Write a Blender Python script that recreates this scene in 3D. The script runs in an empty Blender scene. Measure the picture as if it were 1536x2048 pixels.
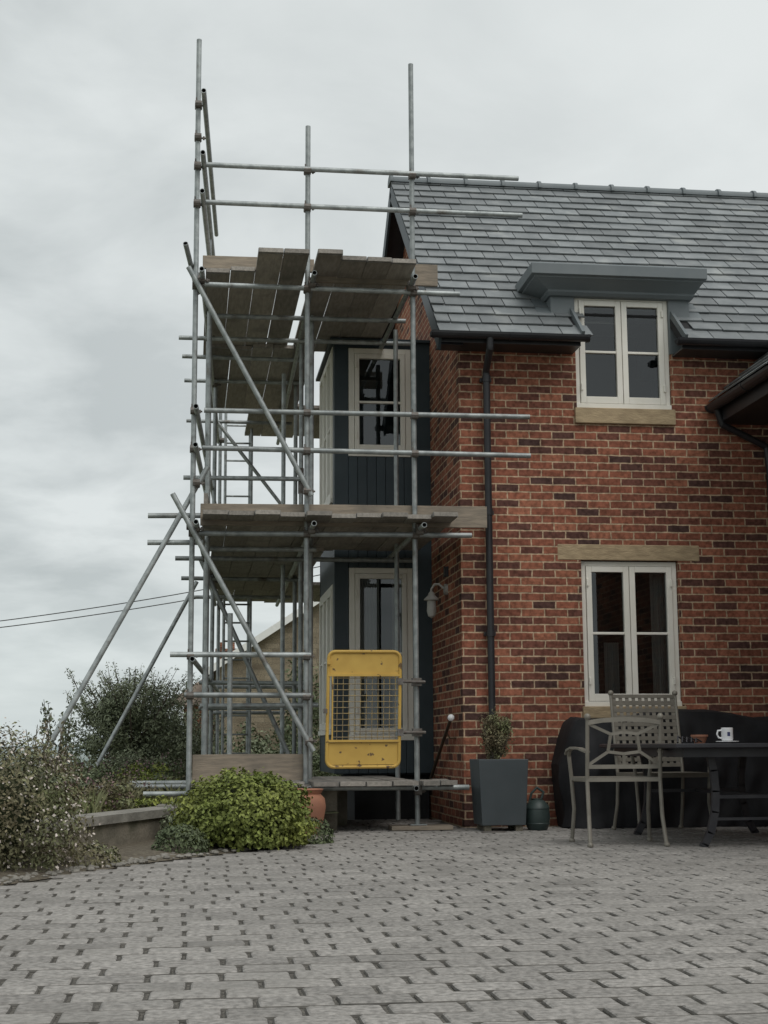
import bpy, math, random
from mathutils import Vector, Matrix, noise
random.seed(7)
R=random.random
def rr(a,b): return a+(b-a)*random.random()
scene=bpy.context.scene
# ------------------------------------------------------------------ materials
def new_mat(name):
    m=bpy.data.materials.new(name); m.use_nodes=True
    nt=m.node_tree; b=nt.nodes["Principled BSDF"]
    return m,nt,b
def N(nt,t,**k):
    n=nt.nodes.new(t)
    for a,v in k.items(): setattr(n,a,v)
    return n
def mat(name,c1,c2=None,rough=.7,metal=0.0,scale=8,detail=4,island=0.0,bump=0.0,bscale=None,spec=.4,stretch=None,lo=.35,hi=.65,stain=None):
    m,nt,b=new_mat(name); L=nt.links.new
    b.inputs["Roughness"].default_value=rough; b.inputs["Metallic"].default_value=metal
    b.inputs["Specular IOR Level"].default_value=spec
    c2=c2 or tuple(x*.75 for x in c1)
    tc=N(nt,"ShaderNodeTexCoord"); mp=N(nt,"ShaderNodeMapping")
    if stretch: mp.inputs["Scale"].default_value=stretch
    L(tc.outputs["Object"],mp.inputs["Vector"])
    nz=N(nt,"ShaderNodeTexNoise"); nz.inputs["Scale"].default_value=scale; nz.inputs["Detail"].default_value=detail
    L(mp.outputs[0],nz.inputs["Vector"])
    cr=N(nt,"ShaderNodeValToRGB"); cr.color_ramp.elements[0].position=lo; cr.color_ramp.elements[1].position=hi
    cr.color_ramp.elements[0].color=(*c1,1); cr.color_ramp.elements[1].color=(*c2,1)
    L(nz.outputs["Fac"],cr.inputs["Fac"]); col=cr.outputs["Color"]
    if stain:
        n2=N(nt,"ShaderNodeTexNoise"); n2.inputs["Scale"].default_value=stain[1]; n2.inputs["Detail"].default_value=5
        L(tc.outputs["Object"],n2.inputs["Vector"])
        c3=N(nt,"ShaderNodeValToRGB"); c3.color_ramp.elements[0].position=stain[2]; c3.color_ramp.elements[1].position=stain[3]
        c3.color_ramp.elements[0].color=(0,0,0,1); c3.color_ramp.elements[1].color=(1,1,1,1)
        L(n2.outputs["Fac"],c3.inputs["Fac"])
        mx=N(nt,"ShaderNodeMix",data_type='RGBA'); L(c3.outputs["Color"],mx.inputs["Factor"]); L(col,mx.inputs["A"]); mx.inputs["B"].default_value=(*stain[0],1)
        col=mx.outputs["Result"]
    if island>0:
        g=N(nt,"ShaderNodeNewGeometry"); mr=N(nt,"ShaderNodeMapRange"); mr.inputs["To Min"].default_value=1-island; mr.inputs["To Max"].default_value=1+island
        L(g.outputs["Random Per Island"],mr.inputs["Value"])
        h=N(nt,"ShaderNodeHueSaturation"); L(mr.outputs[0],h.inputs["Value"]); L(col,h.inputs["Color"]); col=h.outputs["Color"]
    L(col,b.inputs["Base Color"])
    if bump>0:
        n3=N(nt,"ShaderNodeTexNoise"); n3.inputs["Scale"].default_value=bscale or scale*4; n3.inputs["Detail"].default_value=4
        L(mp.outputs[0],n3.inputs["Vector"])
        bp=N(nt,"ShaderNodeBump"); bp.inputs["Strength"].default_value=bump; bp.inputs["Distance"].default_value=.01
        L(n3.outputs["Fac"],bp.inputs["Height"]); L(bp.outputs[0],b.inputs["Normal"])
    return m

def brick_mat(name,cols,mortar,bw=.225,rh=.075,ms=.0075,rough=.9):
    m,nt,b=new_mat(name); L=nt.links.new
    b.inputs["Roughness"].default_value=rough; b.inputs["Specular IOR Level"].default_value=.15
    g=N(nt,"ShaderNodeTexCoord"); s=N(nt,"ShaderNodeSeparateXYZ"); L(g.outputs["Object"],s.inputs[0])
    ad=N(nt,"ShaderNodeMath",operation='ADD'); L(s.outputs[0],ad.inputs[0]); L(s.outputs[1],ad.inputs[1])
    cx=N(nt,"ShaderNodeCombineXYZ"); L(ad.outputs[0],cx.inputs[0]); L(s.outputs[2],cx.inputs[1])
    nz=N(nt,"ShaderNodeTexNoise"); nz.inputs["Scale"].default_value=14; nz.inputs["Detail"].default_value=2; L(g.outputs["Object"],nz.inputs["Vector"])
    vm=N(nt,"ShaderNodeVectorMath",operation='MULTIPLY_ADD'); L(nz.outputs["Color"],vm.inputs[0]); vm.inputs[1].default_value=(.016,.012,0); L(cx.outputs[0],vm.inputs[2])
    def br(c1,c2,mo):
        t=N(nt,"ShaderNodeTexBrick"); t.offset=.5; t.inputs["Scale"].default_value=1
        t.inputs["Brick Width"].default_value=bw; t.inputs["Row Height"].default_value=rh; t.inputs["Mortar Size"].default_value=ms
        t.inputs["Mortar Smooth"].default_value=.3; t.inputs["Color1"].default_value=c1; t.inputs["Color2"].default_value=c2; t.inputs["Mortar"].default_value=mo
        L(vm.outputs[0],t.inputs["Vector"]); return t
    t=br((0,0,0,1),(1,1,1,1),(.5,.5,.5,1))
    cr=N(nt,"ShaderNodeValToRGB"); cr.color_ramp.interpolation='LINEAR'
    els=cr.color_ramp.elements
    els[0].position=0; els[0].color=(*cols[0],1); els[1].position=1; els[1].color=(*cols[-1],1)
    for i,c in enumerate(cols[1:-1]):
        e=els.new((i+1)/(len(cols)-1)); e.color=(*c,1)
    L(t.outputs["Color"],cr.inputs["Fac"])
    n2=N(nt,"ShaderNodeTexNoise"); n2.inputs["Scale"].default_value=30; n2.inputs["Detail"].default_value=4; L(g.outputs["Object"],n2.inputs["Vector"])
    mr=N(nt,"ShaderNodeMapRange"); mr.inputs["From Min"].default_value=.3; mr.inputs["From Max"].default_value=.7; mr.inputs["To Min"].default_value=.62; mr.inputs["To Max"].default_value=1.34
    L(n2.outputs["Fac"],mr.inputs["Value"])
    n4=N(nt,"ShaderNodeTexNoise"); n4.inputs["Scale"].default_value=1.1; n4.inputs["Detail"].default_value=4; L(g.outputs["Object"],n4.inputs["Vector"])
    mr2=N(nt,"ShaderNodeMapRange"); mr2.inputs["From Min"].default_value=.3; mr2.inputs["From Max"].default_value=.7; mr2.inputs["To Min"].default_value=.74; mr2.inputs["To Max"].default_value=1.2
    L(n4.outputs["Fac"],mr2.inputs["Value"])
    mm=N(nt,"ShaderNodeMath",operation='MULTIPLY'); L(mr.outputs[0],mm.inputs[0]); L(mr2.outputs[0],mm.inputs[1])
    hs=N(nt,"ShaderNodeHueSaturation"); L(mm.outputs[0],hs.inputs["Value"]); L(cr.outputs["Color"],hs.inputs["Color"])
    hm=N(nt,"ShaderNodeHueSaturation"); hm.inputs["Color"].default_value=(*mortar,1); L(mm.outputs[0],hm.inputs["Value"])
    mx=N(nt,"ShaderNodeMix",data_type='RGBA'); L(t.outputs["Fac"],mx.inputs["Factor"]); L(hs.outputs[0],mx.inputs["A"]); L(hm.outputs[0],mx.inputs["B"])
    L(mx.outputs["Result"],b.inputs["Base Color"])
    inv=N(nt,"ShaderNodeMath",operation='SUBTRACT'); inv.inputs[0].default_value=1; L(t.outputs["Fac"],inv.inputs[1])
    ma=N(nt,"ShaderNodeMath",operation='MULTIPLY_ADD'); L(n2.outputs["Fac"],ma.inputs[0]); ma.inputs[1].default_value=.35; L(inv.outputs[0],ma.inputs[2])
    bp=N(nt,"ShaderNodeBump"); bp.inputs["Strength"].default_value=.6; bp.inputs["Distance"].default_value=.006; L(ma.outputs[0],bp.inputs["Height"]); L(bp.outputs[0],b.inputs["Normal"])
    return m

M={}
M['brick']=brick_mat("red_brick",[(.075,.043,.038),(.15,.062,.046),(.225,.085,.055),(.275,.102,.064),(.32,.13,.08)],(.44,.325,.22))
M['fieldstone']=brick_mat("rubble_stone",[(.16,.13,.095),(.21,.175,.125),(.25,.21,.155)],(.18,.155,.115),bw=.45,rh=.16,ms=.012)
M['slate']=mat("slate",(.15,.163,.168),(.205,.218,.222),rough=.55,scale=5,island=.22,bump=.25,bscale=40,spec=.45,stain=((.28,.29,.28),2.5,.60,.76))
M['lead']=mat("painted_lead",(.135,.155,.163),(.165,.183,.19),rough=.6,scale=3)
M['black']=mat("black_plastic",(.020,.020,.023),(.028,.028,.031),rough=.4,scale=6)
M['cream']=mat("cream_paint",(.80,.77,.70),(.75,.72,.64),rough=.5,scale=5,island=.03)
M['stone']=mat("hamstone",(.43,.33,.205),(.31,.235,.145),rough=.9,scale=9,bump=.5,bscale=30,stretch=(1,1,3))
M['teal']=mat("dark_teal_paint",(.028,.043,.052),(.038,.054,.063),rough=.5,scale=4,island=.1)
M['galv']=mat("galvanised_steel",(.25,.27,.27),(.39,.415,.41),rough=.48,metal=.4,scale=14,detail=5,island=.22,stain=((.15,.13,.11),5,.6,.75))
M['tubein']=mat("tube_bore",(.02,.018,.016),rough=.9)
M['coupler']=mat("rusty_coupler",(.12,.10,.085),(.17,.16,.15),rough=.6,metal=.3,scale=30)
M['board']=mat("scaffold_board",(.34,.31,.275),(.245,.225,.20),rough=.85,scale=5,detail=6,island=.25,stretch=(8,1.2,8),bump=.3,bscale=14,stain=((.17,.16,.145),3,.55,.75))
M['boardx']=mat("scaffold_toe_board",(.32,.265,.205),(.225,.19,.15),rough=.85,scale=5,detail=6,island=.15,stretch=(1.2,8,8),bump=.3,bscale=14,stain=((.16,.14,.115),2.5,.5,.75))
M['band']=mat("board_end_band",(.30,.30,.29),(.19,.18,.17),rough=.5,metal=.4,scale=20)
M['yellow']=mat("worn_yellow_paint",(.56,.365,.085),(.49,.31,.07),rough=.6,scale=6,stain=((.13,.08,.04),17,.64,.68))
M['wire']=mat("gate_wire",(.34,.25,.10),(.18,.15,.11),rough=.6,metal=.2,scale=20)
M['paver']=mat("paver",(.19,.18,.168),(.325,.308,.288),rough=.9,scale=38,detail=5,island=.14,bump=1.0,bscale=45,spec=.25,lo=.36,hi=.62,stain=((.205,.195,.18),1.6,.50,.80))
M['pedge']=mat("paver_dirty_edge",(.075,.07,.062),(.125,.118,.106),rough=.95,scale=30,detail=3,island=.2)
M['grit']=mat("joint_grit",(.04,.037,.032),(.16,.148,.128),rough=.95,scale=90,detail=3)
M['soil']=mat("soil",(.085,.07,.052),(.15,.13,.095),rough=.95,scale=25,bump=1,bscale=60)
M['render']=mat("weathered_render",(.24,.21,.165),(.15,.135,.105),rough=.9,scale=5,detail=6,bump=.8,bscale=35,stain=((.08,.08,.05),3,.5,.66))
M['coping']=mat("concrete_coping",(.27,.255,.225),(.17,.16,.14),rough=.9,scale=6,detail=6,bump=.6,bscale=30)
M['terracotta']=mat("terracotta",(.36,.165,.10),(.27,.125,.08),rough=.8,scale=6)
M['chair']=mat("bronze_grey_metal",(.25,.23,.195),(.20,.185,.155),rough=.5,metal=.15,scale=9)
M['table']=mat("black_metal",(.024,.024,.029),(.036,.036,.04),rough=.4,scale=8)
M['planter']=mat("slate_grey_planter",(.055,.066,.072),(.065,.077,.083),rough=.5,scale=4)
M['green']=mat("green_plastic",(.03,.046,.044),(.04,.057,.053),rough=.45,scale=4)
M['cover']=mat("black_cover_fabric",(.014,.014,.016),(.021,.021,.023),rough=.75,scale=5,bump=.6,bscale=9,spec=.3)
M['white']=mat("white_ceramic",(.78,.78,.79),(.76,.76,.77),rough=.2,scale=2)
M['blue']=mat("blue_print",(.05,.06,.16),rough=.4)
M['lampm']=mat("lamp_enamel",(.42,.41,.38),(.36,.35,.33),rough=.4,scale=5)
M['bark']=mat("bark",(.13,.105,.08),(.08,.068,.055),rough=.9,scale=12)
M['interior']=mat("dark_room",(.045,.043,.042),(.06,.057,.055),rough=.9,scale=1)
M['curtain']=mat("curtain",(.50,.48,.45),(.38,.36,.34),rough=.9,scale=3,stretch=(14,14,.4))
M['blind']=mat("roller_blind",(.7,.7,.68),(.65,.65,.64),rough=.9,scale=3)
M['tile']=mat("brown_roof_tile",(.14,.105,.083),(.18,.145,.113),rough=.85,scale=4,stretch=(1,1,3))
M['whitewood']=mat("white_bargeboard",(.7,.7,.68),(.66,.66,.64),rough=.6)
M['cable']=mat("cable",(.05,.05,.05),rough=.7)
M['brass']=mat("bronze_handrail",(.10,.07,.045),(.07,.05,.035),rough=.4,metal=.4)
M['underlay_shade']=mat("underlay_and_void_shade",(.03,.03,.032),rough=.9)  # roof underlay; also the painted shade on the bay plinth
def leafmat(name,c1,c2,isl=.45): return mat(name,c1,c2,rough=.6,scale=2.2,detail=2,island=isl,spec=.3)
M['leafy']=leafmat("leaf_yellow_green",(.225,.25,.06),(.15,.185,.045))
M['leafd']=leafmat("leaf_dark_green",(.085,.11,.055),(.11,.13,.065))
M['leafg']=leafmat("leaf_grey_green",(.19,.215,.135),(.14,.165,.10))
M['leafo']=leafmat("leaf_olive_brown",(.145,.155,.08),(.155,.125,.075))
M['flower']=leafmat("pale_flower",(.55,.50,.45),(.50,.43,.38),.15)
M['grass']=leafmat("grass_blade",(.17,.20,.085),(.21,.20,.11))
M['purple']=leafmat("purple_flower",(.22,.14,.15),(.17,.11,.11))
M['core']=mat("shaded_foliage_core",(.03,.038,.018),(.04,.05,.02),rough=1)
m,nt,b=new_mat("window_glass"); L=nt.links.new
nt.nodes.remove(b); o=nt.nodes["Material Output"]
tr=N(nt,"ShaderNodeBsdfTransparent"); tr.inputs[0].default_value=(.62,.66,.66,1)
gl=N(nt,"ShaderNodeBsdfGlossy"); gl.inputs["Roughness"].default_value=.015; gl.inputs[0].default_value=(.9,.93,.95,1)
fr=N(nt,"ShaderNodeFresnel"); fr.inputs[0].default_value=1.5
ad=N(nt,"ShaderNodeMath",operation='MULTIPLY_ADD'); L(fr.outputs[0],ad.inputs[0]); ad.inputs[1].default_value=1.3; ad.inputs[2].default_value=.02
ms=N(nt,"ShaderNodeMixShader"); L(ad.outputs[0],ms.inputs[0]); L(tr.outputs[0],ms.inputs[1]); L(gl.outputs[0],ms.inputs[2]); L(ms.outputs[0],o.inputs[0])
M['glass']=m
m,nt,b=new_mat("countryside_painted_haze"); L=nt.links.new
tc=N(nt,"ShaderNodeTexCoord"); vo=N(nt,"ShaderNodeTexVoronoi"); vo.inputs["Scale"].default_value=.006; L(tc.outputs["Object"],vo.inputs["Vector"])
cr=N(nt,"ShaderNodeValToRGB"); e=cr.color_ramp.elements; e[0].color=(.08,.11,.06,1); e[1].color=(.27,.25,.16,1); e.new(.5).color=(.13,.16,.08,1)
sx=N(nt,"ShaderNodeSeparateColor"); L(vo.outputs["Color"],sx.inputs[0]); L(sx.outputs[0],cr.inputs[0])
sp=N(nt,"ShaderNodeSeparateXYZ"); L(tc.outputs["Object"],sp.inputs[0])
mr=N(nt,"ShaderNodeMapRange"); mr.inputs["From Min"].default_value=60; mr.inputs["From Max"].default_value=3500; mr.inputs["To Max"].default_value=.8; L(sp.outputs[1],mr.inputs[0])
mx=N(nt,"ShaderNodeMix",data_type='RGBA'); L(mr.outputs[0],mx.inputs["Factor"]); L(cr.outputs[0],mx.inputs["A"]); mx.inputs["B"].default_value=(.28,.34,.385,1)  # aerial haze painted into the land colour, growing with Y
L(mx.outputs["Result"],b.inputs["Base Color"]); b.inputs["Roughness"].default_value=1
M['land']=m

# ------------------------------------------------------------------ mesh builder
class MB:
    def __init__(s): s.v=[];s.f=[];s.m=[]
    def add(s,vs,fs,mi=0):
        o=len(s.v); s.v+= [tuple(v) for v in vs]; s.f+=[tuple(i+o for i in f) for f in fs]; s.m+=[mi]*len(fs)
    def box(s,x0,x1,y0,y1,z0,z1,mi=0):
        s.add([(x0,y0,z0),(x1,y0,z0),(x1,y1,z0),(x0,y1,z0),(x0,y0,z1),(x1,y0,z1),(x1,y1,z1),(x0,y1,z1)],
              [(0,3,2,1),(4,5,6,7),(0,1,5,4),(1,2,6,5),(2,3,7,6),(3,0,4,7)],mi)
    def bar(s,p0,p1,w,h,mi=0,up=(0,0,1)):
        p0=Vector(p0);p1=Vector(p1);d=(p1-p0).normalized();u=Vector(up)
        if abs(d.dot(u))>.95:u=Vector((0,1,0))
        a=d.cross(u).normalized();c=a.cross(d).normalized()
        vs=[]
        for p in(p0,p1):
            for i,j in((-1,-1),(1,-1),(1,1),(-1,1)): vs.append(p+a*i*w/2+c*j*h/2)
        s.add(vs,[(0,1,2,3),(7,6,5,4),(0,4,5,1),(1,5,6,2),(2,6,7,3),(3,7,4,0)],mi)
    def tube(s,p0,p1,r,n=10,mi=0,cap=None,r1=None):
        p0=Vector(p0);p1=Vector(p1);d=(p1-p0).normalized();u=Vector((0,0,1)) if abs(d.z)<.9 else Vector((1,0,0))
        a=d.cross(u).normalized();c=a.cross(d)
        r1=r if r1 is None else r1
        vs=[]
        for p,q in((p0,r),(p1,r1)):
            for i in range(n):
                t=2*math.pi*i/n; vs.append(p+(a*math.cos(t)+c*math.sin(t))*q)
        fs=[(i,(i+1)%n,n+(i+1)%n,n+i) for i in range(n)]
        s.add(vs,fs,mi)
        if cap is None: s.add(vs,[tuple(range(n-1,-1,-1)),tuple(range(n,2*n))],mi)
        else:
            for p,q,sg in((p0,r,1),(p1,r1,-1)):
                ring=[p+(a*math.cos(2*math.pi*i/n)+c*math.sin(2*math.pi*i/n))*q for i in range(n)]
                rin=[p+(a*math.cos(2*math.pi*i/n)+c*math.sin(2*math.pi*i/n))*q*.8 for i in range(n)]
                rdeep=[x+d*sg*.05 for x in rin]
                s.add(ring+rin,[(i,(i+1)%n,n+(i+1)%n,n+i) for i in range(n)],mi)
                s.add(rin+rdeep,[(i,(i+1)%n,n+(i+1)%n,n+i) for i in range(n)],cap)
                s.add(rdeep,[tuple(range(n))],cap)
    def path(s,pts,r,n=8,mi=0):
        for a,b in zip(pts[:-1],pts[1:]):
            s.tube(a,b,r,n,mi)
            s.ball(b,r,mi,6,4)
    def ball(s,c,r,mi=0,n=10,k=7,sz=1):
        c=Vector(c);vs=[];fs=[]
        for j in range(k+1):
            ph=math.pi*j/k
            for i in range(n):
                t=2*math.pi*i/n; vs.append(c+Vector((math.cos(t)*math.sin(ph)*r,math.sin(t)*math.sin(ph)*r,math.cos(ph)*r*sz)))
        for j in range(k):
            for i in range(n): fs.append((j*n+i,(j+1)*n+i,(j+1)*n+(i+1)%n,j*n+(i+1)%n))
        s.add(vs,fs,mi)
    def lathe(s,c,prof,n=24,mi=0):
        c=Vector(c);vs=[];fs=[]
        for r,z in prof:
            for i in range(n):
                t=2*math.pi*i/n; vs.append(c+Vector((math.cos(t)*r,math.sin(t)*r,z)))
        for j in range(len(prof)-1):
            for i in range(n): fs.append((j*n+i,j*n+(i+1)%n,(j+1)*n+(i+1)%n,(j+1)*n+i))
        s.add(vs,fs,mi)
    def loft(s,rings,mi=0,cap=True,caps=(True,True)):
        n=len(rings[0]);vs=[p for r in rings for p in r];fs=[]
        for j in range(len(rings)-1):
            for i in range(n): fs.append((j*n+i,j*n+(i+1)%n,(j+1)*n+(i+1)%n,(j+1)*n+i))
        if cap and caps[0]: fs.append(tuple(range(n-1,-1,-1)))
        if cap and caps[1]: fs.append(tuple(range((len(rings)-1)*n,len(rings)*n)))
        s.add(vs,fs,mi)
    def obj(s,name,mats,parent=None,smooth=False,xf=None,bevel=0):
        me=bpy.data.meshes.new(name)
        vs=[xf@Vector(v) for v in s.v] if xf else s.v
        me.from_pydata([tuple(v) for v in vs],[],s.f)
        for x in (mats if isinstance(mats,list) else [mats]): me.materials.append(M[x])
        for p,i in zip(me.polygons,s.m): p.material_index=i
        if smooth: 
            for p in me.polygons: p.use_smooth=True
        o=bpy.data.objects.new(name,me); scene.collection.objects.link(o)
        if parent: o.parent=parent
        if smooth:
            try: me.set_sharp_from_angle(angle=math.radians(40))
            except Exception: pass
        if bevel>0:
            md=o.modifiers.new("bevel",'BEVEL'); md.width=bevel; md.segments=2; md.limit_method='ANGLE'
        return o
def E(name):
    e=bpy.data.objects.new(name,None); scene.collection.objects.link(e); e.empty_display_size=.2
    return e

# ------------------------------------------------------------------ ground / terrain
def tz(x,y):
    d=max(0,math.hypot(x,y)-45)
    fall=-38*(1-math.exp(-(d/170.)**1.3))
    far=max(0,math.hypot(x,y)-700)
    rise=40*(1-math.exp(-(far/1500.)**2))
    n=noise.noise(Vector((x*.002,y*.002,0)))*12*min(1,d/400.)*(1 if far<800 else .55)
    return -.06+fall+rise+n
b=MB()
ys=[-40,-10,0,5,10,15,20,25,30,38,46,55,65,80,100,130,170,220,280,360,460,600,800,1000,1300,1600,2000,2500,3000,3600,4300,5200,6500]
xs=[-6000,-4000,-2600,-1700,-1100,-700,-450,-300,-200,-130,-80,-50,-30,-15,-5,5,15,30,50,80,130,200,300,450,700,1100,1700,2600,4000,6000]
xs=sorted(set(xs+[ (a+c)/2 for a,c in zip(xs[:-1],xs[1:])]));ys=sorted(set(ys+[ (a+c)/2 for a,c in zip(ys[:-1],ys[1:])]))
vs=[(x,y,tz(x,y)) for y in ys for x in xs];w=len(xs)
b.add(vs,[(j*w+i,j*w+i+1,(j+1)*w+i+1,(j+1)*w+i) for j in range(len(ys)-1) for i in range(w-1)])
b.obj("ground",'land',smooth=True)

bd=[(-4.5,2),(-2.6,6),(-1.5,7.9),(-1.03,8.61),(-.67,9.29),(-.25,10.11),(.26,10.8),(1.0,11.7),(1.15,12.5),(1.15,15.5)]
def xb(y):
    for (x0,y0),(x1,y1) in zip(bd[:-1],bd[1:]):
        if y<=y1: return x0+(x1-x0)*(y-y0)/(y1-y0)
    return bd[-1][0]
b=MB()
b.add([(-6,-3,-.012),(12,-3,-.012),(12,15.3,-.012),(-6,15.3,-.012)],[(0,1,2,3)]); b.obj("patio_bedding",'grit')
b=MB()
y=1.2;row=0
PY_,PX_=.168,.235
while y<15.2:
    x=-4+(row%2)*PX_*.5+rr(-.012,.012);dy=rr(-.0015,.0015);k_=0
    while x<8.6:
        wv=PX_+rr(-.007,.007)
        cx=x+wv/2
        if cx>xb(y)+.06 and not(y>13.55 and cx>2.45):
            hx=wv/2-rr(.005,.007);hy=PY_/2-rr(.0075,.0095);z=rr(-.0015,.0015);rot=rr(-.010,.010)
            pts=[]
            for (a,c) in ((-1,-.92),(-.95,-1),(-.3,-1.0),(.3,-1.0),(.95,-1),(1,-.92),(1,0),(1,.92),(.95,1),(.3,1),(-.3,1),(-.95,1),(-1,.92),(-1,0)):
                px=a*hx+rr(-.0025,.0025);py=c*hy+rr(-.0022,.0022)
                pts.append((cx+px-py*rot,y+dy+py+px*rot,px,py))
            tx,ty=rr(-.006,.006),rr(-.012,.012)
            zt=[z+p[2]*tx+p[3]*ty for p in pts]
            def rg(ins,dz): return [(p[0]-(p[2]/hx)*ins,p[1]-(p[3]/hy)*ins,zz+dz) for p,zz in zip(pts,zt)]
            b.loft([[(p[0],p[1],-.02) for p in pts],rg(0,-.010),rg(.004,-.004)],1,cap=False)
            b.loft([rg(.004,-.004),rg(.010,0)],0,caps=(False,True))
        x+=wv
    y+=PY_;row+=1
b.obj("patio_paving",['paver','pedge'],smooth=False)

b=MB()
n=len(bd);vs=[]
for x,y in bd: vs+= [(x+.03,y,-.006),(x-.25,y+.1,.03),(x-2.6,y+1.5,.06)]
b.add(vs,[(i*3+k,i*3+k+1,(i+1)*3+k+1,(i+1)*3+k) for i in range(n-1) for k in range(2)])
b.obj("planting_bed_soil",'soil')
e=E("retaining_wall")
wl=[(-3.2,5.6),(-1.5,8.95),(-.78,10.5),(-.02,12.45),(.0,13.0),(1.0,13.05)]
def wallseg(bb,pts,t,z0,z1,off=0,mi=0):
    for (x0,y0),(x1,y1) in zip(pts[:-1],pts[1:]):
        d=Vector((x1-x0,y1-y0));d/=d.length;nrm=Vector((-d.y,d.x))
        a=Vector((x0,y0))-nrm*off;c=Vector((x1,y1))-nrm*off
        q=[a,c,c+nrm*(t+2*off),a+nrm*(t+2*off)]
        bb.add([(p.x,p.y,z0) for p in q]+[(p.x,p.y,z1) for p in q],[(0,3,2,1),(4,5,6,7),(0,1,5,4),(1,2,6,5),(2,3,7,6),(3,0,4,7)],mi)
b=MB();wallseg(b,wl,.22,-.05,.20);b.obj("face",'render',e)
b=MB();wallseg(b,wl,.22,.20,.262,.03);b.obj("coping",'coping',e)
b=MB();gx=[-30,-20,-12,-8,-5,-3.5,-2.5,-1.8,-1.2,-.7,-.2,.3,.8,1.45];gy=[9,10,11,12,13,14,15,16,17,18,19,20,22,24,27,30,34,40]
def wx(y):
    for (x0,y0),(x1,y1) in zip(wl[:3],wl[1:4]):
        if y<=y1: return x0+(x1-x0)*(y-y0)/(y1-y0)
    return 1.4 
vs=[]
for yy in gy:
    lim=wx(yy)-.1
    for x in gx:
        xx=min(x,lim); vs.append((xx,yy,.17+.06*noise.noise(Vector((xx*.7,yy*.7,3)))-max(0,yy-26)*.02))
w=len(gx)
b.add(vs,[(j*w+i,j*w+i+1,(j+1)*w+i+1,(j+1)*w+i) for j in range(len(gy)-1) for i in range(w-1)])
M['lawn']=mat("garden_earth",(.11,.13,.06),(.13,.115,.08),rough=.95,scale=3,bump=1,bscale=30)
b.obj("garden_terrain",'lawn',smooth=True)

# ------------------------------------------------------------------ foliage
def leaf1(mb,P,nrm,size,aspect,mi):
    t=nrm.cross(Vector((rr(-1,1),rr(-1,1),rr(-1,1)))).normalized();s2=nrm.cross(t)
    L1=size*rr(.6,1.3);W=L1/aspect
    mb.add([P-t*L1*.5,P+s2*W*.5+nrm*W*.15,P+t*L1*.5,P-s2*W*.5+nrm*W*.15],[(0,1,2,3)],mi)
def leaves(mb,n,center,rad,size,mi=0,lumps=14,shell=.55,zmin=None,lumpr=.38,aspect=2.0):
    cx,cy,cz=center;rx,ry,rz=rad
    cl=[]
    for _ in range(lumps):
        while True:
            p=Vector((rr(-1,1),rr(-1,1),rr(-1,1)))
            if .2<p.length<1: break
        p=p.normalized()*rr(shell,1.0)*.8
        cl.append((p,rr(.7,1.25)*lumpr))
    for i in range(n):
        c,lr=random.choice(cl)
        d=Vector((random.gauss(0,1),random.gauss(0,1),random.gauss(0,1))).normalized()
        p=c+d*lr*(R()**.4)
        P=Vector((cx+p.x*rx,cy+p.y*ry,cz+p.z*rz))
        if zmin is not None and P.z<zmin: P.z=zmin+R()*.08
        nrm=(d+Vector((rr(-.8,.8),rr(-.8,.8),rr(-.3,1.0)))).normalized()
        leaf1(mb,P,nrm,size,aspect,mi)
def dome(mb,n,c,rad,size,mi=0,aspect=1.7,seed=1,zlow=-.55,depth=.22,amp=.13):
    for i in range(n):
        while True:
            d=Vector((random.gauss(0,1),random.gauss(0,1),random.gauss(0,1))).normalized()
            if d.z>zlow: break
        k=1+amp*noise.noise(d*3.2+Vector((seed,0,0)))+amp*.7*noise.noise(d*8+Vector((seed,3,0)))
        k*=1-depth*R()**1.6
        if R()<.04:k*=1.07
        P=Vector((c[0]+d.x*rad[0]*k,c[1]+d.y*rad[1]*k,max(.01,c[2]+d.z*rad[2]*k)))
        nrm=(d*.8+Vector((rr(-.9,.9),rr(-.9,.9),rr(-.2,1.0)))).normalized()
        leaf1(mb,P,nrm,size,aspect,mi)
def stems(mb,base,top_c,rad,n,r,mi):
    for _ in range(n):
        t=Vector(top_c)+Vector((rr(-.7,.7)*rad[0],rr(-.7,.7)*rad[1],rr(-.3,.7)*rad[2]))
        m_=Vector(base).lerp(t,.5)+Vector((rr(-.1,.1)*rad[0],rr(-.1,.1)*rad[1],0))
        mb.tube(base,m_,r,5,mi,r1=r*.7);mb.tube(m_,t,r*.7,5,mi,r1=r*.25)

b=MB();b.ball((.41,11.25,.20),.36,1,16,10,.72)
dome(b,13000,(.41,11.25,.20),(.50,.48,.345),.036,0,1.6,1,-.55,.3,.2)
for k in range(60):
    a=rr(0,6.28);e_=rr(.2,1.4);d=Vector((math.cos(a)*math.cos(e_),math.sin(a)*math.cos(e_),math.sin(e_)))
    q=Vector((.41+d.x*.46,11.25+d.y*.44,.2+d.z*.31))
    for j in range(12): leaf1(b,q+d*rr(0,.07)+Vector((rr(-.02,.02),rr(-.02,.02),rr(-.02,.02))),(d+Vector((rr(-1,1),rr(-1,1),rr(-1,1)))).normalized(),.034,1.6,0)
b.obj("golden_shrub",['leafy','core'])
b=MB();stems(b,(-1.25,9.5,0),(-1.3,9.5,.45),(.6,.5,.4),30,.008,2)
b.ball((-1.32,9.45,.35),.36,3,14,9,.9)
dome(b,16000,(-1.32,9.42,.36),(.70,.56,.50),.03,0,2.0,5,-.9,.4,.24)
dome(b,1300,(-1.32,9.42,.36),(.72,.58,.52),.021,1,1.2,5,-.8,.15,.24)
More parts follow.
